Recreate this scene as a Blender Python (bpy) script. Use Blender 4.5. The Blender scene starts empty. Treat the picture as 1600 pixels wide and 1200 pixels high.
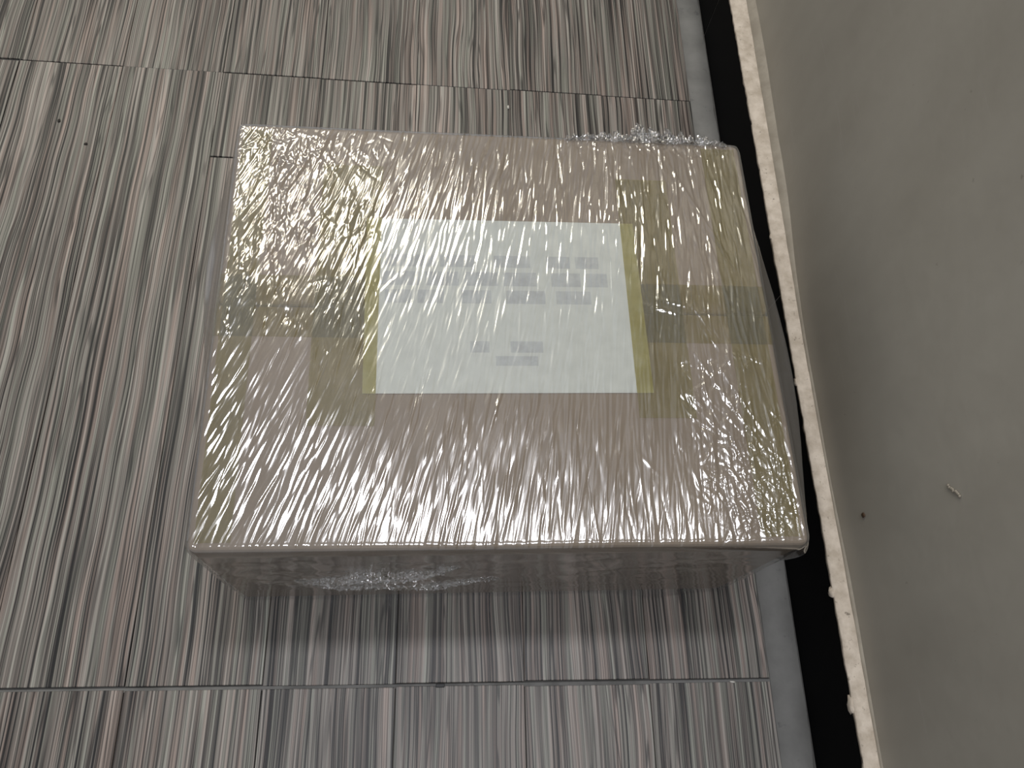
import bpy, bmesh, math, random
import numpy as np
from mathutils import Matrix, Vector

random.seed(7)
rng = np.random.default_rng(11)
scene = bpy.context.scene
C = scene.collection

# ------------------------------------------------------------------ camera
FPX, PITCH, YAW, ROLL, CAMH = 1264.2065, 0.4242, -0.2553, 0.2576, 1.0039
cam_d = bpy.data.cameras.new('camera')
cam_d.sensor_fit = 'HORIZONTAL'; cam_d.sensor_width = 36.0
cam_d.lens = FPX / 1600.0 * 36.0
cam_d.clip_start = 0.01
cam = bpy.data.objects.new('camera', cam_d); C.objects.link(cam)
cam.matrix_world = (Matrix.Translation((0, 0, CAMH)) @ Matrix.Rotation(YAW, 4, 'Z')
                    @ Matrix.Rotation(PITCH, 4, 'X') @ Matrix.Rotation(ROLL, 4, 'Z'))
scene.camera = cam

# ------------------------------------------------------------------ world, lamps, exposure
world = bpy.data.worlds.new('room_ambience'); scene.world = world
world.use_nodes = True
bg = world.node_tree.nodes['Background']
bg.inputs['Color'].default_value = (0.95, 0.97, 1.0, 1); bg.inputs['Strength'].default_value = 0.36

def area(name, loc, sx, sy, power, col, rotz=0):
    d = bpy.data.lights.new(name, 'AREA'); d.shape = 'RECTANGLE'; d.size = sx; d.size_y = sy
    d.energy = power; d.color = col
    o = bpy.data.objects.new(name, d); C.objects.link(o)
    o.location = loc; o.rotation_euler = (0, 0, rotz)
    return o
area('ceiling_tube_lamp', (0.14, 0.66, 2.5), 0.60, 0.17, 17, (0.94, 0.95, 1.0))
area('ceiling_warm_lamp', (-0.62, 2.15, 2.5), 0.85, 0.26, 28, (1.0, 0.93, 0.76))
area('ceiling_far_lamp', (-2.4, 3.6, 2.5), 0.6, 0.5, 16, (1.0, 0.90, 0.74))
area('ceiling_front_lamp', (0.10, -0.38, 2.5), 0.60, 0.24, 16, (0.94, 0.95, 1.0))

vs = scene.view_settings
vs.view_transform = 'Standard'; vs.look = 'None'; vs.gamma = 1.0; vs.use_curve_mapping = False
vs.exposure = 0.0

# ------------------------------------------------------------------ helpers
def tag(o, label=None, cat=None, group=None, kind=None):
    if label: o['label'] = label
    if cat: o['category'] = cat
    if group: o['group'] = group
    if kind: o['kind'] = kind
    return o

def link(name, me, mat=None, parent=None):
    o = bpy.data.objects.new(name, me); C.objects.link(o)
    if mat is not None and len(me.materials) == 0: me.materials.append(mat)
    if parent is not None: o.parent = parent
    return o

def bm_obj(name, bm, mat, parent=None, smooth=False):
    me = bpy.data.meshes.new(name)
    bmesh.ops.recalc_face_normals(bm, faces=bm.faces)
    bm.to_mesh(me); bm.free()
    if smooth:
        for p in me.polygons: p.use_smooth = True
    return link(name, me, mat, parent)

def bx(bm, x0, x1, y0, y1, z0, z1, bev=0.0, seg=1):
    r = bmesh.ops.create_cube(bm, size=1.0)
    for v in r['verts']:
        v.co = Vector(((x0 + x1) / 2 + v.co.x * (x1 - x0), (y0 + y1) / 2 + v.co.y * (y1 - y0), (z0 + z1) / 2 + v.co.z * (z1 - z0)))
    if bev > 0:
        es = list({e for v in r['verts'] for e in v.link_edges})
        bmesh.ops.bevel(bm, geom=es, offset=bev, segments=seg, profile=0.5, affect='EDGES')

def np_mesh(name, co, quads, mat, parent=None, smooth=True):
    me = bpy.data.meshes.new(name)
    co = np.ascontiguousarray(co, dtype=np.float32); quads = np.ascontiguousarray(quads, dtype=np.int32)
    n = len(quads)
    me.vertices.add(len(co)); me.vertices.foreach_set('co', co.ravel())
    me.loops.add(n * 4); me.loops.foreach_set('vertex_index', quads.ravel())
    me.polygons.add(n); me.polygons.foreach_set('loop_start', np.arange(n, dtype=np.int32) * 4)
    if smooth: me.polygons.foreach_set('use_smooth', np.ones(n, dtype=bool))
    me.update(calc_edges=True); me.validate()
    return link(name, me, mat, parent)

class NT:
    """small node-tree writer"""
    def __init__(s, name):
        s.m = bpy.data.materials.new(name); s.m.use_nodes = True
        s.t = s.m.node_tree; s.t.nodes.clear()
        s.out = s.n('ShaderNodeOutputMaterial')
    def n(s, typ, **kw):
        nd = s.t.nodes.new(typ)
        for k, v in kw.items(): setattr(nd, k, v)
        return nd
    def l(s, a, b): s.t.links.new(a, b)
    def put(s, sock, v):
        if hasattr(v, 'is_output'): s.l(v, sock)
        else: sock.default_value = v
    def math(s, op, a, b=0.0, c=None, clamp=False):
        nd = s.n('ShaderNodeMath', operation=op, use_clamp=clamp)
        s.put(nd.inputs[0], a); s.put(nd.inputs[1], b)
        if c is not None: s.put(nd.inputs[2], c)
        return nd.outputs[0]
    def vmath(s, op, a, b):
        nd = s.n('ShaderNodeVectorMath', operation=op)
        s.put(nd.inputs[0], a); s.put(nd.inputs[1], b)
        return nd.outputs[0]
    def noise(s, vec, scale=1.0, detail=2.0, rough=0.5, dist=0.0):
        nd = s.n('ShaderNodeTexNoise')
        s.l(vec, nd.inputs['Vector']); nd.inputs['Scale'].default_value = scale
        nd.inputs['Detail'].default_value = detail; nd.inputs['Roughness'].default_value = rough
        nd.inputs['Distortion'].default_value = dist
        return nd.outputs[0]
    def ramp(s, fac, stops):
        nd = s.n('ShaderNodeValToRGB'); s.l(fac, nd.inputs[0])
        e = nd.color_ramp.elements
        while len(e) < len(stops): e.new(0.5)
        for i, (p, c) in enumerate(stops):
            e[i].position = p; e[i].color = (c[0], c[1], c[2], 1) if not isinstance(c, (int, float)) else (c, c, c, 1)
        return nd.outputs[0]
    def mix(s, fac, a, b, blend='MIX'):
        nd = s.n('ShaderNodeMix', data_type='RGBA', blend_type=blend)
        s.put(nd.inputs[0], fac)
        for sock, v in ((nd.inputs[6], a), (nd.inputs[7], b)):
            if isinstance(v, tuple) and len(v) == 3: v = (*v, 1)
            s.put(sock, v)
        return nd.outputs[2]
    def obj(s): return s.n('ShaderNodeTexCoord').outputs['Object']
    def bump(s, h, strength, dist):
        nd = s.n('ShaderNodeBump'); s.l(h, nd.inputs['Height'])
        nd.inputs['Strength'].default_value = strength; nd.inputs['Distance'].default_value = dist
        return nd.outputs[0]
    def bsdf(s, col, rough=0.5, spec=0.5, normal=None):
        p = s.n('ShaderNodeBsdfPrincipled')
        if isinstance(col, tuple): col = (*col[:3], 1)
        s.put(p.inputs['Base Color'], col); s.put(p.inputs['Roughness'], rough)
        p.inputs['Specular IOR Level'].default_value = spec
        if normal is not None: s.l(normal, p.inputs['Normal'])
        s.l(p.outputs[0], s.out.inputs[0])
        return p

# ------------------------------------------------------------------ materials
def mat_tile():
    T = NT('wood_look_tile')
    oi = T.n('ShaderNodeObjectInfo')
    rnd = oi.outputs['Random']
    off = T.n('ShaderNodeCombineXYZ')
    T.l(T.math('MULTIPLY', rnd, 37.0), off.inputs[0]); T.l(T.math('MULTIPLY', rnd, 91.0), off.inputs[1]); T.l(T.math('MULTIPLY', rnd, 13.0), off.inputs[2])
    p = T.vmath('ADD', T.obj(), off.outputs[0])
    # slow sideways wander of the grain
    wv = T.noise(T.vmath('MULTIPLY', p, (14.0, 5.0, 1.0)), 1.0, 1.0)
    w = T.math('MULTIPLY', T.math('SUBTRACT', wv, 0.5), T.math('MULTIPLY', rnd, 0.016))
    cx = T.n('ShaderNodeCombineXYZ'); T.l(w, cx.inputs[0])
    pw = T.vmath('ADD', p, cx.outputs[0])
    g1 = T.noise(T.vmath('MULTIPLY', pw, (640.0, 2.6, 1.0)), 1.0, 1.0, 0.5)
    g2 = T.noise(T.vmath('MULTIPLY', pw, (240.0, 1.8, 1.0)), 1.0, 1.0, 0.5)
    g3 = T.noise(T.vmath('MULTIPLY', pw, (60.0, 1.2, 1.0)), 1.0, 1.0)
    h = T.math('ADD', T.math('MULTIPLY', g1, 0.46), T.math('ADD', T.math('MULTIPLY', g2, 0.40), T.math('MULTIPLY', g3, 0.14)))
    col = T.ramp(h, [(0.40, (0.009, 0.008, 0.008)), (0.45, (0.092, 0.081, 0.072)), (0.52, (0.186, 0.166, 0.147)), (0.63, (0.33, 0.300, 0.270))])
    ct = T.noise(T.vmath('MULTIPLY', pw, (30.0, 0.6, 1.0)), 1.0, 3.0, 0.45)
    ln = T.math('SINE', T.math('MULTIPLY', ct, T.math('ADD', 120.0, T.math('MULTIPLY', rnd, 80.0))))
    br = T.noise(T.vmath('MULTIPLY', p, (200.0, 3.5, 1.0)), 1.0, 2.0)
    lm = T.math('MULTIPLY', T.ramp(ln, [(0.40, 0.0), (0.97, 0.75)]), T.ramp(br, [(0.35, 0.15), (0.6, 1.0)]))
    col = T.mix(lm, col, (0.016, 0.0145, 0.0135))
    tint = T.noise(T.vmath('MULTIPLY', pw, (150.0, 4.0, 1.0)), 1.0, 2.0)
    tc = T.ramp(tint, [(0.36, (1.09, 0.97, 0.94)), (0.5, (1, 1, 1)), (0.64, (0.92, 1.01, 0.97))])
    col = T.mix(1.0, col, tc, 'MULTIPLY')
    tone = T.math('ADD', 0.94, T.math('MULTIPLY', rnd, 0.12))
    tn = T.n('ShaderNodeCombineColor')
    for i in range(3): T.l(tone, tn.inputs[i])
    col = T.mix(1.0, col, tn.outputs[0], 'MULTIPLY')
    # worn dirt smudges
    d = T.noise(T.vmath('MULTIPLY', p, (18.0, 7.0, 1.0)), 1.0, 4.0, 0.65)
    dm = T.ramp(d, [(0.64, 0.0), (0.78, 0.35)])
    col = T.mix(dm, col, (0.10, 0.095, 0.088))
    b = T.bump(h, 0.35, 0.0012)
    T.bsdf(col, 0.46, 0.45, b)
    return T.m

def mat_noise(name, c0, c1, scale, rough=0.8, spec=0.3, bs=0.3, bd=0.002, c2=None, detail=5.0):
    T = NT(name); p = T.obj()
    n = T.noise(p, scale, detail, 0.6)
    st = [(0.36, c0), (0.62, c1)]
    col = T.ramp(n, st)
    if c2 is not None:
        n2 = T.noise(p, scale * 3.1, 5.0, 0.65)
        col = T.mix(T.ramp(n2, [(0.62, 0.0), (0.72, 0.85)]), col, c2)
    T.bsdf(col, rough, spec, T.bump(T.noise(p, scale * 4, 4.0, 0.6), bs, bd))
    return T.m

def mat_wall():
    T = NT('beige_wall_paint'); p = T.obj()
    n = T.noise(T.vmath('MULTIPLY', p, (1.0, 5.0, 2.0)), 1.0, 4.0, 0.6)
    col = T.ramp(n, [(0.3, (0.265, 0.247, 0.212)), (0.7, (0.325, 0.306, 0.266))])
    # thin pale scuffs, mostly upright
    s = T.noise(T.vmath('MULTIPLY', p, (1.0, 5.0, 120.0)), 1.0, 3.0, 0.6, 0.4)
    m = T.ramp(s, [(0.64, 0.0), (0.71, 0.28)])
    col = T.mix(m, col, (0.32, 0.30, 0.27))
    s2 = T.noise(T.vmath('MULTIPLY', p, (1.0, 70.0, 70.0)), 1.0, 4.0, 0.7)
    col = T.mix(T.ramp(s2, [(0.70, 0.0), (0.75, 0.5)]), col, (0.12, 0.11, 0.095))
    b = T.bump(T.noise(T.vmath('MULTIPLY', p, (12.0, 12.0, 9.0)), 1.0, 4.0, 0.55), 0.4, 0.004)
    T.bsdf(col, 0.42, 0.35, b)
    return T.m

def mat_cardboard():
    T = NT('brown_cardboard'); p = T.obj()
    n = T.noise(p, 9.0, 4.0, 0.6)
    col = T.ramp(n, [(0.35, (0.205, 0.157, 0.110)), (0.65, (0.252, 0.198, 0.144))])
    f = T.noise(T.vmath('MULTIPLY', p, (60.0, 700.0, 60.0)), 1.0, 2.0)
    col = T.mix(T.ramp(f, [(0.3, 0.0), (0.7, 0.14)]), col, (0.185, 0.145, 0.105))
    T.bsdf(col, 0.85, 0.2, T.bump(T.noise(p, 14.0, 3.0), 0.25, 0.002))
    return T.m

def mat_tape():
    T = NT('yellowed_packing_tape'); p = T.obj()
    tr = T.n('ShaderNodeBsdfTransparent')
    n = T.noise(p, 24.0, 3.0, 0.6)
    T.l(T.ramp(n, [(0.35, (0.87, 0.83, 0.50)), (0.62, (0.97, 0.95, 0.82))]), tr.inputs[0])
    df = T.n('ShaderNodeBsdfPrincipled')
    df.inputs['Base Color'].default_value = (0.26, 0.23, 0.09, 1); df.inputs['Roughness'].default_value = 0.3
    T.l(T.bump(n, 0.2, 0.002), df.inputs['Normal'])
    mx = T.n('ShaderNodeMixShader'); mx.inputs[0].default_value = 0.15
    T.l(tr.outputs[0], mx.inputs[1]); T.l(df.outputs[0], mx.inputs[2]); T.l(mx.outputs[0], T.out.inputs[0])
    return T.m

def mat_film(haze=0.06, gain=3.6):
    T = NT('clear_stretch_film'); p = T.obj()
    pr = T.vmath('MULTIPLY', p, (420.0, 26.0, 60.0))
    n = T.noise(pr, 1.0, 2.0, 0.5, 0.3)
    bmp = T.bump(n, 0.06, 0.0005)
    fr = T.n('ShaderNodeFresnel'); fr.inputs['IOR'].default_value = 1.5; T.l(bmp, fr.inputs['Normal'])
    fac = T.math('MINIMUM', T.math('MULTIPLY', fr.outputs[0], gain), 0.42)
    tr = T.n('ShaderNodeBsdfTransparent'); tr.inputs[0].default_value = (0.965, 0.965, 0.96, 1)
    gl = T.n('ShaderNodeBsdfAnisotropic'); gl.inputs['Color'].default_value = (1, 1, 1, 1)
    gl.inputs['Roughness'].default_value = 0.14; T.l(bmp, gl.inputs['Normal'])
    df = T.n('ShaderNodeBsdfDiffuse'); df.inputs[0].default_value = (0.62, 0.61, 0.62, 1); T.l(bmp, df.inputs['Normal'])
    m1 = T.n('ShaderNodeMixShader'); hz = T.noise(T.vmath('MULTIPLY', p, (70.0, 6.0, 10.0)), 1.0, 3.0)
    T.l(T.math('MULTIPLY', hz, haze * 2, clamp=True), m1.inputs[0])
    T.l(tr.outputs[0], m1.inputs[1]); T.l(df.outputs[0], m1.inputs[2])
    m2 = T.n('ShaderNodeMixShader'); T.l(fac, m2.inputs[0]); T.l(m1.outputs[0], m2.inputs[1]); T.l(gl.outputs[0], m2.inputs[2])
    T.l(m2.outputs[0], T.out.inputs[0])
    return T.m

def mat_plain(name, col, rough=0.6, spec=0.4):
    T = NT(name); p = T.obj()
    n = T.noise(p, 60.0, 3.0)
    c = T.mix(n, tuple(v * 0.85 for v in col), tuple(min(1, v * 1.12) for v in col))
    T.bsdf(c, rough, spec)
    return T.m

M_tile = mat_tile()
M_grout = mat_noise('grey_grout', (0.05, 0.048, 0.045), (0.08, 0.078, 0.074), 30.0, 0.85, 0.25, c2=(0.07, 0.066, 0.06))
M_joint = mat_noise('joint_grout', (0.115, 0.113, 0.108), (0.165, 0.162, 0.155), 30.0, 0.85, 0.25, c2=(0.07, 0.066, 0.06))
M_cement = mat_noise('grey_cement', (0.140, 0.138, 0.130), (0.185, 0.182, 0.172), 14.0, 0.8, 0.3, 0.25, 0.002, c2=(0.10, 0.10, 0.097))
M_black = mat_plain('black_glazed_tile', (0.0036, 0.0036, 0.0040), 0.55, 0.03)
M_cream = mat_noise('cream_plaster', (0.42, 0.36, 0.29), (0.58, 0.51, 0.43), 45.0, 0.85, 0.2, 0.5, 0.002, c2=(0.16, 0.135, 0.105))
M_beige = mat_noise('beige_fillet', (0.25, 0.222, 0.18), (0.31, 0.28, 0.23), 30.0, 0.8, 0.2)
M_white_grout = mat_plain('pale_joint_grout', (0.20, 0.195, 0.185), 0.8)
M_wall = mat_wall()
M_card = mat_cardboard()
M_tape = mat_tape()
M_film = mat_film()
M_film_crumple = mat_film(0.05, 4.0)
M_paper = mat_plain('white_paper', (0.53, 0.55, 0.51), 0.6, 0.3)
M_print = mat_noise('faded_grey_print', (0.38, 0.395, 0.39), (0.46, 0.48, 0.47), 60.0, 0.7, 0.2, 0.0, 0.001)
M_spacer = mat_plain('black_plastic', (0.006, 0.006, 0.006), 0.5)
M_crumb = mat_plain('pale_crumb', (0.55, 0.53, 0.48), 0.4)
M_dirt = mat_plain('dark_dirt', (0.03, 0.026, 0.022), 0.8)
M_rust = mat_plain('brown_plug', (0.06, 0.032, 0.016), 0.7)

# ------------------------------------------------------------------ floor
XR, YT, YB, XB = 0.4217, 0.9578, 0.0572, 0.4643
TW, TL = 0.15, 0.9006
ZB = 0.113                                           # top of the skirting
bm = bmesh.new(); bx(bm, -2.2, XB + 0.004, -1.80, 3.0, -0.05, -0.0030)
floor = tag(bm_obj('floor', bm, M_grout), 'grey wood-look plank tile floor with thin grout joints', kind='structure')

def tile_mesh(w, l):
    bm = bmesh.new(); z0, c = -0.009, 0.0005
    bx(bm, -w / 2, w / 2, -l / 2, l / 2, z0, 0.0)
    top = [e for e in bm.edges if all(abs(v.co.z) < 1e-6 for v in e.verts)]
    bmesh.ops.bevel(bm, geom=top, offset=c, segments=1, affect='EDGES')
    bmesh.ops.recalc_face_normals(bm, faces=bm.faces)
    me = bpy.data.meshes.new('floor_tile'); bm.to_mesh(me); bm.free(); me.materials.append(M_tile)
    return me
full = tile_mesh(TW - 0.0009, TL - 0.0016)
def put_tile(me, x, y, z):
    o = bpy.data.objects.new('floor_tile', me); C.objects.link(o); o.parent = floor
    o.location = (x, y, z)
for r in range(-2, 3):
    for k in range(16):
        x = XR - (k + 0.5) * TW
        y = YB + (r + 0.5) * TL + random.uniform(-0.0012, 0.0012) - (0.0026 if r < 0 else 0.0)
        z = random.uniform(-0.0004, 0.0)
        if r == 0 and k == 4:                        # this strip was cut: a short piece butts on behind the parcel
            ycut = 0.7945
            put_tile(tile_mesh(TW - 0.0009, YT - ycut - 0.0024), x, (YT + ycut) / 2, z)
            put_tile(tile_mesh(TW - 0.0009, ycut - YB - 0.0024), x, (YB + ycut) / 2, z)
        else:
            put_tile(full, x, y, z)

bm = bmesh.new(); bx(bm, -2.0, XR, YB - 0.0052, YB - 0.0004, -0.004, -0.0007, 0.0003)
gl_ = bm_obj('grout_line', bm, M_joint, floor); gl_['label'] = 'grey grout joint in front of the parcel'

# cement fillet strip between the tiles and the skirting, with a ragged outer edge
N = 420
ys = np.linspace(-1.6, 2.8, N)
def rag(n, amp, k):
    a = rng.normal(0, 1, n); ker = np.hanning(k); return np.convolve(a, ker / ker.sum(), 'same') * amp
ex = XB - 0.0005 + np.minimum(rag(N, 0.0016, 5), 0.0004)
prof = [np.c_[np.full(N, XR + 0.0006) + rag(N, 0.0006, 7), ys, np.full(N, -0.006)],
        np.c_[np.full(N, XR + 0.0006) + rag(N, 0.0006, 7), ys, np.full(N, -0.0003) + rag(N, 0.0003, 9)],
        np.c_[np.full(N, (XR + XB) / 2), ys, 0.0004 + rag(N, 0.0012, 15)],
        np.c_[ex - 0.003, ys, 0.0002 + rag(N, 0.0016, 9)],
        np.c_[ex, ys, -0.006 + np.zeros(N)]]
def sheet(name, prof, mat, parent=None, smooth=True):
    m, n = len(prof), len(prof[0]); co = np.vstack(prof)
    i, j = np.meshgrid(np.arange(m - 1), np.arange(n - 1), indexing='ij')
    a = (i * n + j).ravel(); q = np.c_[a, a + n, a + n + 1, a + 1]
    return np_mesh(name, co, q, mat, parent, smooth)
tag(sheet('trim_1', prof, M_cement), 'grey cement strip along the foot of the black skirting', kind='structure')

# ------------------------------------------------------------------ skirting and wall
def xc(y):  # back of the cream ledge
    return np.interp(y, [-2, -0.04, 0.16, 0.435, 0.69, 1.066, 3], [0.480, 0.4804, 0.4812, 0.4810, 0.4845, 0.4897, 0.512])
def xw(y):  # wall plane, slightly out of true
    return np.interp(y, [-2, -0.04, 0.16, 0.435, 0.69, 1.066, 3], [0.4815, 0.4822, 0.4828, 0.4830, 0.492, 0.5005, 0.535])
bm = bmesh.new(); bx(bm, XB + 0.0007, XB + 0.013, -1.6, 2.8, -0.03, ZB - 0.004)
base = tag(bm_obj('baseboard_right', bm, M_white_grout), 'black tile skirting with a rough cream top edge', kind='structure')
bm = bmesh.new(); bx(bm, 0, 0.005, -0.2893, 0.2893, -0.004, ZB - 0.003, 0.0006)
sk = bpy.data.meshes.new('skirting_tile'); bm.to_mesh(sk); bm.free(); sk.materials.append(M_black)
for k in range(-3, 4):
    o = bpy.data.objects.new('skirting_tile', sk); C.objects.link(o); o.parent = base
    o.location = (XB, 0.821 + 0.58 * k, 0)
N = 900
ys = np.linspace(-1.6, 2.8, N)
lip = XB - 0.0008 + rag(N, 0.0004, 5) + rag(N, 0.0004, 41)
prof = [np.c_[np.full(N, XB + 0.006), ys, np.full(N, ZB - 0.0065)],
        np.c_[lip, ys, ZB - 0.005 + rag(N, 0.001, 5)],
        np.c_[lip + 0.0006, ys, ZB - 0.0008 + rag(N, 0.0008, 5)],
        np.c_[lip * 0.5 + 0.5 * xc(ys), ys, ZB + rag(N, 0.0012, 9)],
        np.c_[xc(ys) + rag(N, 0.0004, 15), ys, ZB + 0.0004 + rag(N, 0.0006, 9)],
        np.c_[xc(ys) + 0.006, ys, np.full(N, ZB - 0.002)]]
ledge = sheet('plaster_ledge', prof, M_cream, base); ledge['label'] = 'rough cream plaster edge on top of skirting'
prof = [np.c_[xc(ys) - 0.0004 + rag(N, 0.0003, 15), ys, np.full(N, ZB - 0.003)],
        np.c_[xc(ys) - 0.0002 + rag(N, 0.0003, 15), ys, np.full(N, ZB + 0.0012)],
        np.c_[xw(ys) - 0.0005, ys, ZB + np.interp(ys, [0.4, 0.75], [0.0035, 0.010]) + rag(N, 0.0015, 25)],
        np.c_[xw(ys) + 0.004, ys, ZB + np.interp(ys, [0.4, 0.75], [0.0045, 0.012])]]
fl_ = sheet('paint_fillet', prof, M_beige, base); fl_['label'] = 'beige fillet between ledge and wall'

def lump(name, mat, loc, s, parent=None, seed=0, n=2):
    bm = bmesh.new(); bmesh.ops.create_icosphere(bm, subdivisions=n, radius=1.0)
    rr = random.Random(seed)
    for v in bm.verts:
        k = 1 + rr.uniform(-0.28, 0.28)
        v.co = Vector((v.co.x * s[0] * k, v.co.y * s[1] * k, v.co.z * s[2] * k))
    o = bm_obj(name, bm, mat, parent, True); o.location = loc
    return o
for i, (y, z, s) in enumerate(((0.142, 0.108, (0.003, 0.006, 0.005)), (0.024, 0.107, (0.003, 0.011, 0.005)), (0.403, 0.109, (0.002, 0.006, 0.004)), (0.62, 0.110, (0.0015, 0.004, 0.003)))):
    lump('plaster_blob', M_cream, (XB - 0.0008, y, z), s, ledge, i)

ny, nz = 160, 60
Y, Z = np.meshgrid(np.linspace(-1.6, 2.8, ny), np.linspace(0.108, 2.7, nz), indexing='ij')
X = xw(Y) + 0.0008 * np.sin(Y * 9 + Z * 3) + 0.0006 * np.sin(Y * 23 - Z * 11)
co = np.stack([X, Y, Z], -1).reshape(-1, 3)
back = co.copy(); back[:, 0] += 0.10
i, j = np.meshgrid(np.arange(ny - 1), np.arange(nz - 1), indexing='ij')
a = (i * nz + j).ravel(); q = np.c_[a, a + 1, a + nz + 1, a + nz]
n0 = len(co)
q2 = np.c_[a + n0, a + nz + n0, a + nz + 1 + n0, a + 1 + n0]
ring = np.r_[np.arange(nz), np.arange(1, ny) * nz + nz - 1, (ny - 1) * nz + np.arange(nz - 2, -1, -1), np.arange(ny - 2, 0, -1) * nz]
rq = np.c_[ring, np.roll(ring, -1), np.roll(ring, -1) + n0, ring + n0]
wall = tag(np_mesh('wall_right', np.vstack([co, co, back]), np.vstack([q, q2 + n0, np.c_[rq[:, :2] + n0, rq[:, 2:] + n0]]), M_wall), 'scuffed beige painted wall', kind='structure')
p = lump('wall_plug', M_rust, (0.4826, 0.2157, 0.1716), (0.0012, 0.0026, 0.0034), wall, 5); p['label'] = 'small dark brown plug hole in the wall'
bm = bmesh.new()
for t in np.linspace(0, 1, 9):
    r = bmesh.ops.create_icosphere(bm, subdivisions=1, radius=1.0, matrix=Matrix.Translation((0, 0.006 - 0.013 * t + random.uniform(-.0006, .0006), -0.004 + 0.0125 * t + random.uniform(-.001, .001))) @ Matrix.Diagonal((0.0011, 0.0016, 0.0022, 1)))
p = bm_obj('plaster_smear', bm, M_beige, wall, True); p.location = (0.4826, 0.1985, 0.328); p['label'] = 'raised smear of filler on the wall'

# ------------------------------------------------------------------ parcel
BW, BD, BH = 0.5924, 0.4912, 0.2568
parcel = bpy.data.objects.new('wrapped_parcel', None); C.objects.link(parcel)
parcel.location = (0.0778, 0.4033, 0); parcel.rotation_euler = (0, 0, 0.0153)
tag(parcel, 'cardboard carton wrapped in crinkled clear stretch film with a white label', 'parcel')
CW, CD, CH = BW - 0.005, BD - 0.005, BH - 0.0035       # carton inside the film
def rounded_slab(bm, x0, x1, y0, y1, z0, z1, corners, rad, lip):
    bx(bm, x0, x1, y0, y1, z0, z1)
    es = [e for e in bm.edges if abs(e.verts[0].co.z - e.verts[1].co.z) > 1e-5 and (e.verts[0].co.y > 0) in corners]
    bmesh.ops.bevel(bm, geom=es, offset=rad, segments=4, profile=0.5, affect='EDGES')
    es = [e for e in bm.edges if all(abs(v.co.z - z1) < 1e-6 for v in e.verts)]
    bmesh.ops.bevel(bm, geom=es, offset=lip, segments=3, profile=0.5, affect='EDGES')
bm = bmesh.new(); rounded_slab(bm, -CW / 2, CW / 2, -CD / 2, CD / 2, 0.002, CH - 0.0072, (True, False), 0.009, 0.0008)
bm_obj('carton_body', bm, M_card, parcel)
SEAM = 0.008
def flap(y0, y1, dz, c):
    bm = bmesh.new()
    rounded_slab(bm, -CW / 2, CW / 2, y0, y1, CH - 0.007, CH, c, 0.009, 0.0042)
    o = bm_obj('top_flap', bm, M_card, parcel); o.location.z = dz
flap(-CD / 2, SEAM + 0.0022, 0.0, (False,)); flap(SEAM - 0.0022 + 0.0012 + 0.0034, CD / 2, -0.0003, (True,))

def tape(pts, z, rot=0.0, name='packing_tape'):
    x0, x1, y0, y1 = pts
    bm = bmesh.new(); bx(bm, x0, x1, y0, y1, z, z + 0.00015)
    return bm_obj(name, bm, M_tape, parcel)
def tape_over(y0, y1, z, drop):                        # runs across the top and down both ends
    bm = bmesh.new(); e = CW / 2; t = 0.00018
    pr = [(-e - 0.0006, CH - drop), (-e - 0.0006, CH - 0.004), (-e - 0.0001, CH - 0.0012), (-e + 0.002, z), (e - 0.002, z), (e + 0.0001, CH - 0.0012), (e + 0.0006, CH - 0.004), (e + 0.0006, CH - drop)]
    vs_ = [[bm.verts.new((x, y, zz)) for x, zz in pr] for y in (y0, y1)]
    for i in range(len(pr) - 1): bm.faces.new((vs_[0][i], vs_[0][i + 1], vs_[1][i + 1], vs_[1][i]))
    r = bmesh.ops.solidify(bm, geom=bm.faces[:], thickness=t)
    return bm_obj('packing_tape', bm, M_tape, parcel)
tape_over(SEAM - 0.034, SEAM + 0.038, CH + 0.0004, 0.07)
tape((-0.196, -0.130, -0.122, 0.190), CH + 0.0012)     # strips holding the label
tape((0.136, 0.196, -0.112, 0.185), CH + 0.0012)
tape((0.245, 0.286, -0.235, 0.235), CH + 0.0010)
tape((-0.287, -0.255, -0.235, 0.235), CH + 0.0010)

# A4 label with faded, unreadable lines of print
lab_z = CH + 0.00085
bm = bmesh.new(); bx(bm, -0.1485, 0.1485, -0.104, 0.104, 0, 0.00012)
label = bm_obj('paper_label', bm, M_paper, parcel); label.location = (0.004, 0.018, lab_z); label.rotation_euler.z = 0.012
label['label'] = 'white paper label with faded grey print'
def printed(y, h, words):
    for x0, x1 in words:
        bm = bmesh.new(); bx(bm, x0, x1, y - h / 2, y + h / 2, 0.00012, 0.00016)
        bm_obj('printed_word', bm, M_print, label)
printed(0.051, 0.015, [(-0.128, -0.074), (-0.070, -0.030), (-0.012, 0.028), (0.046, 0.072), (0.078, 0.104)])
printed(0.029, 0.017, [(-0.132, -0.092), (-0.086, -0.050), (-0.044, -0.008), (-0.002, 0.034), (0.050, 0.082), (0.088, 0.112)])
printed(0.007, 0.016, [(-0.128, -0.100), (-0.094, -0.066), (-0.048, -0.016), (0.000, 0.042), (0.054, 0.092)])
printed(-0.052, 0.013, [(-0.040, -0.020), (0.002, 0.036)])
printed(-0.068, 0.011, [(-0.014, 0.030)])

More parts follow.
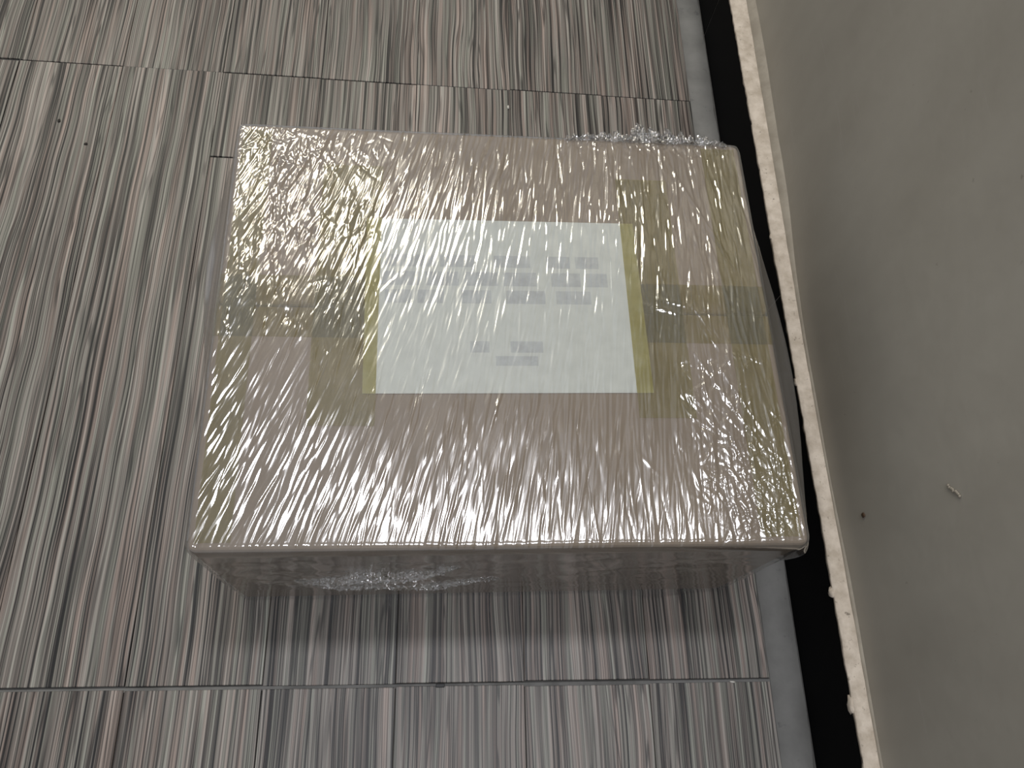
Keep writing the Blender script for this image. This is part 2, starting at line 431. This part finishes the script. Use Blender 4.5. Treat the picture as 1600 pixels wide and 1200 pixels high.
# ---- stretch film: one continuous crinkled skin, real relief
nu, nv = 1080, 340
u = np.linspace(-BW / 2, BW / 2, nu); v = np.linspace(-BD / 2, BD / 2, nv)
U, V = np.meshgrid(u, v, indexing='ij')
du, dv = u[1] - u[0], v[1] - v[0]
Hf = np.zeros((nu, nv))
def crease(Hf, cu, cv, lean, sx, sy, amp):
    """elongated bump; lean = du/dv of its long axis"""
    L = math.hypot(lean, 1.0); ax, ay = lean / L, 1.0 / L
    ru = abs(ax) * sy * 2.6 + ay * sx * 3 + du; rv = abs(ay) * sy * 2.6 + abs(ax) * sx * 3 + dv
    i0, i1 = max(0, int((cu - ru + BW / 2) / du)), min(nu, int((cu + ru + BW / 2) / du) + 2)
    j0, j1 = max(0, int((cv - rv + BD / 2) / dv)), min(nv, int((cv + rv + BD / 2) / dv) + 2)
    if i1 <= i0 or j1 <= j0: return
    a = u[i0:i1, None] - cu; b = v[None, j0:j1] - cv
    s = a * ax + b * ay; t = a * ay - b * ax
    Hf[i0:i1, j0:j1] += amp * np.exp(-0.5 * (t / sx) ** 2 - 0.5 * (s / sy) ** 2)
NC = 7200
for cu, cv, r1, r2, r3, r4 in zip(rng.uniform(-BW / 2, BW / 2, NC), rng.uniform(-BD / 2, BD / 2, NC), rng.normal(0, 1, NC), rng.uniform(0, 1, NC), rng.uniform(0, 1, NC), rng.uniform(-1, 1, NC)):
    lean = np.interp(cu, [-0.3, -0.1, 0.1, 0.3], [0.42, 0.27, 0.12, -0.03]) + 0.09 * r1
    sx, sy = 0.00065 + 0.0008 * r2 ** 2, 0.006 + 0.024 * r3
    r4 = math.copysign(abs(r4) ** 1.4, r4)
    lab = 0.45 if (abs(cu - 0.004) < 0.145 and abs(cv - 0.018) < 0.10) else 1.0
    crease(Hf, cu, cv, lean, sx, sy, sx * 0.50 * r4 * lab)
# crumpled patches: front right corner, the diagonal gather above it, back left corner, back right lip
for cu0, cv0, su, sv, n, smax, wild in ((0.250, -0.190, 0.030, 0.036, 620, 0.009, 0.65), (0.215, -0.085, 0.020, 0.045, 170, 0.010, 0.5), (-0.235, 0.210, 0.045, 0.024, 260, 0.008, 0.5),
                                        (-0.245, 0.10, 0.028, 0.07, 560, 0.011, 0.0), (0.21, 0.236, 0.06, 0.008, 160, 0.006, 0.7), (-0.17, 0.09, 0.03, 0.05, 200, 0.011, 0.1)):
    for k in range(n):
        cu, cv = rng.normal(cu0, su), rng.normal(cv0, sv)
        if abs(cu) > BW / 2 - 0.006 or abs(cv) > BD / 2 - 0.006: continue
        sx = rng.uniform(0.0007, 0.0013)
        lean = math.tan(rng.uniform(-1.3, 1.3)) if rng.random() < wild else rng.normal(0.2 if cu < 0 else -0.4, 0.25)
        crease(Hf, cu, cv, lean, sx, rng.uniform(0.003, smax), sx * rng.uniform(-0.6, 0.6))
# long tension folds
for cu, cv, lean, sy, amp in ((0.235, 0.13, -0.42, 0.06, 0.0009), (0.245, 0.05, -0.16, 0.09, 0.0010), (0.262, -0.02, -0.10, 0.10, 0.0010), (0.175, 0.012, -3.5, 0.012, 0.0010), (0.19, 0.02, -4.0, 0.014, 0.0008), (-0.20, 0.15, 0.5, 0.05, 0.0008), (0.23, -0.09, -0.55, 0.05, 0.0011), (0.25, -0.10, -0.5, 0.04, 0.0010), (-0.262, -0.15, 0.45, 0.04, 0.0009), (-0.12, -0.17, 0.4, 0.04, 0.0008)):
    crease(Hf, cu, cv, lean, 0.0013, sy, amp * 0.8)
Hf += 0.0004 * np.sin(U * 31 + V * 9 + 1) + 0.0004 * np.sin(U * 17 - V * 23)
# fade towards the rim, round the rim over
eu, ev = BW / 2 - np.abs(U), BD / 2 - np.abs(V)
edge = np.minimum(eu, ev); fade = np.clip(edge / 0.006, 0, 1)
RR = 0.009
def drop(e): 
    k = np.clip(1 - e / RR, 0, 1); return RR * (1 - np.sqrt(np.clip(1 - k * k, 0, 1)))
Zt = np.maximum(BH - 0.0006 + Hf * fade, CH + 0.0016) - np.maximum(drop(eu), drop(ev))
rc = 0.014
A = np.clip(1 - eu / rc, 0, 1); Bq = np.clip(1 - ev / rc, 0, 1)
Un = np.where((A > 0) & (Bq > 0), np.sign(U) * (BW / 2 - rc + rc * A * np.sqrt(1 - Bq ** 2 / 2)), U)
Vn = np.where((A > 0) & (Bq > 0), np.sign(V) * (BD / 2 - rc + rc * Bq * np.sqrt(1 - A ** 2 / 2)), V)
top = np.stack([Un, Vn, Zt], -1).reshape(-1, 3)
i, j = np.meshgrid(np.arange(nu - 1), np.arange(nv - 1), indexing='ij')
a = (i * nv + j).ravel(); quads = [np.c_[a, a + nv, a + nv + 1, a + 1]]
# rim ring, counter-clockwise seen from above: front, right, back, left
ring = np.r_[np.arange(nu - 1) * nv, (nu - 1) * nv + np.arange(nv - 1), (nu - 1 - np.arange(nu - 1)) * nv + nv - 1, nv - 1 - np.arange(nv - 1)]
nr = len(ring); rim = top[ring]
side = np.r_[np.zeros(nu - 1), np.ones(nv - 1), np.full(nu - 1, 2), np.full(nv - 1, 3)].astype(int)
nrm = np.array([[0, -1], [1, 0], [0, 1], [-1, 0]])[side].astype(float)
# soften normals round the corners
k = 15; ker = np.ones(k) / k
for c in range(2): nrm[:, c] = np.convolve(np.r_[nrm[-k:, c], nrm[:, c], nrm[:k, c]], ker, 'same')[k:-k]
nrm /= np.linalg.norm(nrm, axis=1)[:, None]
rows = 110
def g(x, m, s): return np.exp(-0.5 * ((x - m) / s) ** 2)
Hs = np.zeros((rows, nr))
per = np.r_[0, np.cumsum(np.linalg.norm(np.diff(rim[:, :2], axis=0), axis=1))]
PL = per[-1] + np.linalg.norm(rim[0, :2] - rim[-1, :2])
tz = np.linspace(0, 1, rows + 1)[1:]
zz = tz * (BH - RR)
Pm, Zm = np.meshgrid(per, zz, indexing='xy')
def side_crease(cp, cz, ang, sx, sy, amp):
    ca, sa = math.cos(ang), math.sin(ang)
    ii = np.where(np.abs(per - cp) < 3 * (sx + sy))[0]
    if len(ii) == 0: return
    jj = np.where(np.abs(zz - cz) < 3 * (sx + sy))[0]
    if len(jj) == 0: return
    P_, Z_ = Pm[jj[0]:jj[-1] + 1, ii[0]:ii[-1] + 1] - cp, Zm[jj[0]:jj[-1] + 1, ii[0]:ii[-1] + 1] - cz
    s = P_ * ca + Z_ * sa; t = -P_ * sa + Z_ * ca
    Hs[jj[0]:jj[-1] + 1, ii[0]:ii[-1] + 1] += amp * np.exp(-0.5 * (s / sy) ** 2 - 0.5 * (t / sx) ** 2)
for k in range(1500):
    sx = rng.uniform(0.0035, 0.006)
    side_crease(rng.uniform(0, PL), rng.uniform(0.004, BH), rng.normal(0.1, 0.5), sx, rng.uniform(0.01, 0.04), sx * rng.uniform(-0.16, 0.16))
for k in range(330):                                    # crumpled bunch on the left of the front face
    sx = rng.uniform(0.0035, 0.005)
    side_crease(rng.normal(0.15, 0.055), rng.normal(0.125, 0.018), rng.normal(-0.15, 0.5), sx, rng.uniform(0.003, 0.014), sx * rng.uniform(-0.3, 0.35))
out = 0.0010 + Hs * np.clip(tz * 8, 0, 1)[:, None]
ru, rv_ = rim[:, 0][None], rim[:, 1][None]
T_ = tz[:, None]
S = side[None]
out = out + (S == 3) * 0.021 * g(rv_, 0.07, 0.085) * g(T_, 0.12, 0.10) * np.clip(T_ * 14, 0, 1)
out = out + (S == 1) * 0.026 * g(rv_, -0.04, 0.13) * g(T_, 0.12, 0.10) * np.clip(T_ * 14, 0, 1)
out = out + (S == 0) * (0.007 * g(ru, 0.21, 0.025) * g(T_, 1.0, 0.12) + 0.004 * g(ru, 0.0, 0.2) * g(T_, 0.5, 0.2))
out = np.maximum(out, -0.0004)
pos = np.zeros((rows, nr, 3))
pos[:, :, :2] = rim[None, :, :2] + nrm[None] * out[:, :, None]
pos[:, :, 2] = (rim[:, 2][None]) * (1 - T_) + 0.0006 * T_
n0 = len(top)
idx = np.vstack([ring[None], n0 + np.arange(rows * nr).reshape(rows, nr)])
nx = np.roll(idx, -1, axis=1)
quads.append(np.stack([idx[:-1], idx[1:], nx[1:], nx[:-1]], -1).reshape(-1, 4))
film = np_mesh('stretch_film', np.vstack([top, pos.reshape(-1, 3)]), np.vstack(quads), M_film, parcel)
film['label'] = 'crinkled clear stretch film'

# loose film ends bunched over the back lip and the front right corner
def tail(x0, x1, y0, y1, z, amp, n, m, seed, base=None):
    rr = np.random.default_rng(seed)
    uu, vv = np.meshgrid(np.linspace(x0, x1, n), np.linspace(0, 1, m), indexing='ij')
    w = np.convolve(np.abs(rr.normal(0.6, 0.5, n)), np.hanning(7) / np.hanning(7).sum(), 'same') * np.sin(np.linspace(0.05, math.pi - 0.05, n)) ** 0.5
    yy = y0 + (y1 - y0) * vv * np.clip(w[:, None], 0.05, 2)
    zt = z + rr.normal(0, amp, (n, m)) + amp * 2.5 * np.sin(uu * 170 + vv * 5) - 0.010 * vv ** 2
    co = np.stack([uu + rr.normal(0, amp * 0.5, (n, m)), yy + rr.normal(0, amp * 0.5, (n, m)), zt], -1).reshape(-1, 3)
    i, j = np.meshgrid(np.arange(n - 1), np.arange(m - 1), indexing='ij')
    a = (i * m + j).ravel()
    o = np_mesh('film_tail', co, np.c_[a, a + m, a + m + 1, a + 1], M_film_crumple, parcel, True)
    o['label'] = 'loose crumpled end of the film'
def fold(x0, x1, z0, z1, depth, n, m, seed):        # crumpled shelf of film on the front face
    rr = np.random.default_rng(seed)
    uu, vv = np.meshgrid(np.linspace(x0, x1, n), np.linspace(0, 1, m), indexing='ij')
    env = np.sin(np.linspace(0.02, math.pi - 0.02, n))[:, None] ** 0.6
    zc = z0 + (z1 - z0) * (uu - x0) / (x1 - x0) + 0.008 * np.sin(uu * 60 + seed)
    yy = -BD / 2 - 0.001 - depth * vv * env + rr.normal(0, 0.0008, (n, m))
    zt = zc - 0.004 * vv ** 1.3 + rr.normal(0, 0.0013, (n, m))
    co = np.stack([uu + rr.normal(0, 0.0007, (n, m)), yy, zt], -1).reshape(-1, 3)
    i, j = np.meshgrid(np.arange(n - 1), np.arange(m - 1), indexing='ij')
    a = (i * m + j).ravel()
    o = np_mesh('film_fold', co, np.c_[a, a + m, a + m + 1, a + 1], M_film_crumple, parcel, True)
    o['label'] = 'crumpled shiny fold of film on the front face'
fold(-0.215, -0.045, 0.135, 0.185, 0.011, 110, 10, 4)
fold(-0.20, 0.0, 0.10, 0.12, 0.009, 120, 8, 9)
tail(0.08, 0.278, BD / 2 - 0.008, BD / 2 + 0.017, BH + 0.003, 0.0013, 150, 16, 3)
tail(0.158, 0.212, BD / 2 - 0.004, BD / 2 + 0.034, BH + 0.006, 0.0015, 48, 16, 5)

# ------------------------------------------------------------------ small bits on the floor
def crumb(name, mat, loc, s, label, cat, seed):
    o = lump(name, mat, loc, s, None, seed, 1); tag(o, label, cat); return o
bm = bmesh.new(); bx(bm, -0.0050, 0.0050, -0.0020, 0.0020, 0, 0.0024, 0.0004)
sp = bm_obj('tile_spacer', bm, M_spacer); sp.location = (0.0232, 0.0546, -0.0007)
tag(sp, 'small black plastic spacer stuck in the floor joint in front of the parcel', 'tile spacer')
crumb('plastic_crumb', M_crumb, (0.1178, 0.921, 0.0012), (0.002, 0.0045, 0.0016), 'pale shiny crumb on the floor behind the parcel', 'crumb', 21)
crumb('grout_crumb', M_crumb, (0.3746, 0.0540, 0.0002), (0.004, 0.0016, 0.0014), 'pale crumb in the floor joint near the cement strip', 'crumb', 22)
crumb('dirt_crumb', M_dirt, (-0.55, 0.845, 0.0008), (0.0028, 0.0034, 0.0012), 'dark dirt speck on the floor, nearest the top left corner', 'dirt', 23)
crumb('dirt_crumb', M_dirt, (-0.505, 0.805, 0.0008), (0.0026, 0.0026, 0.0012), 'dark dirt speck beside a plank joint left of the parcel', 'dirt', 24)
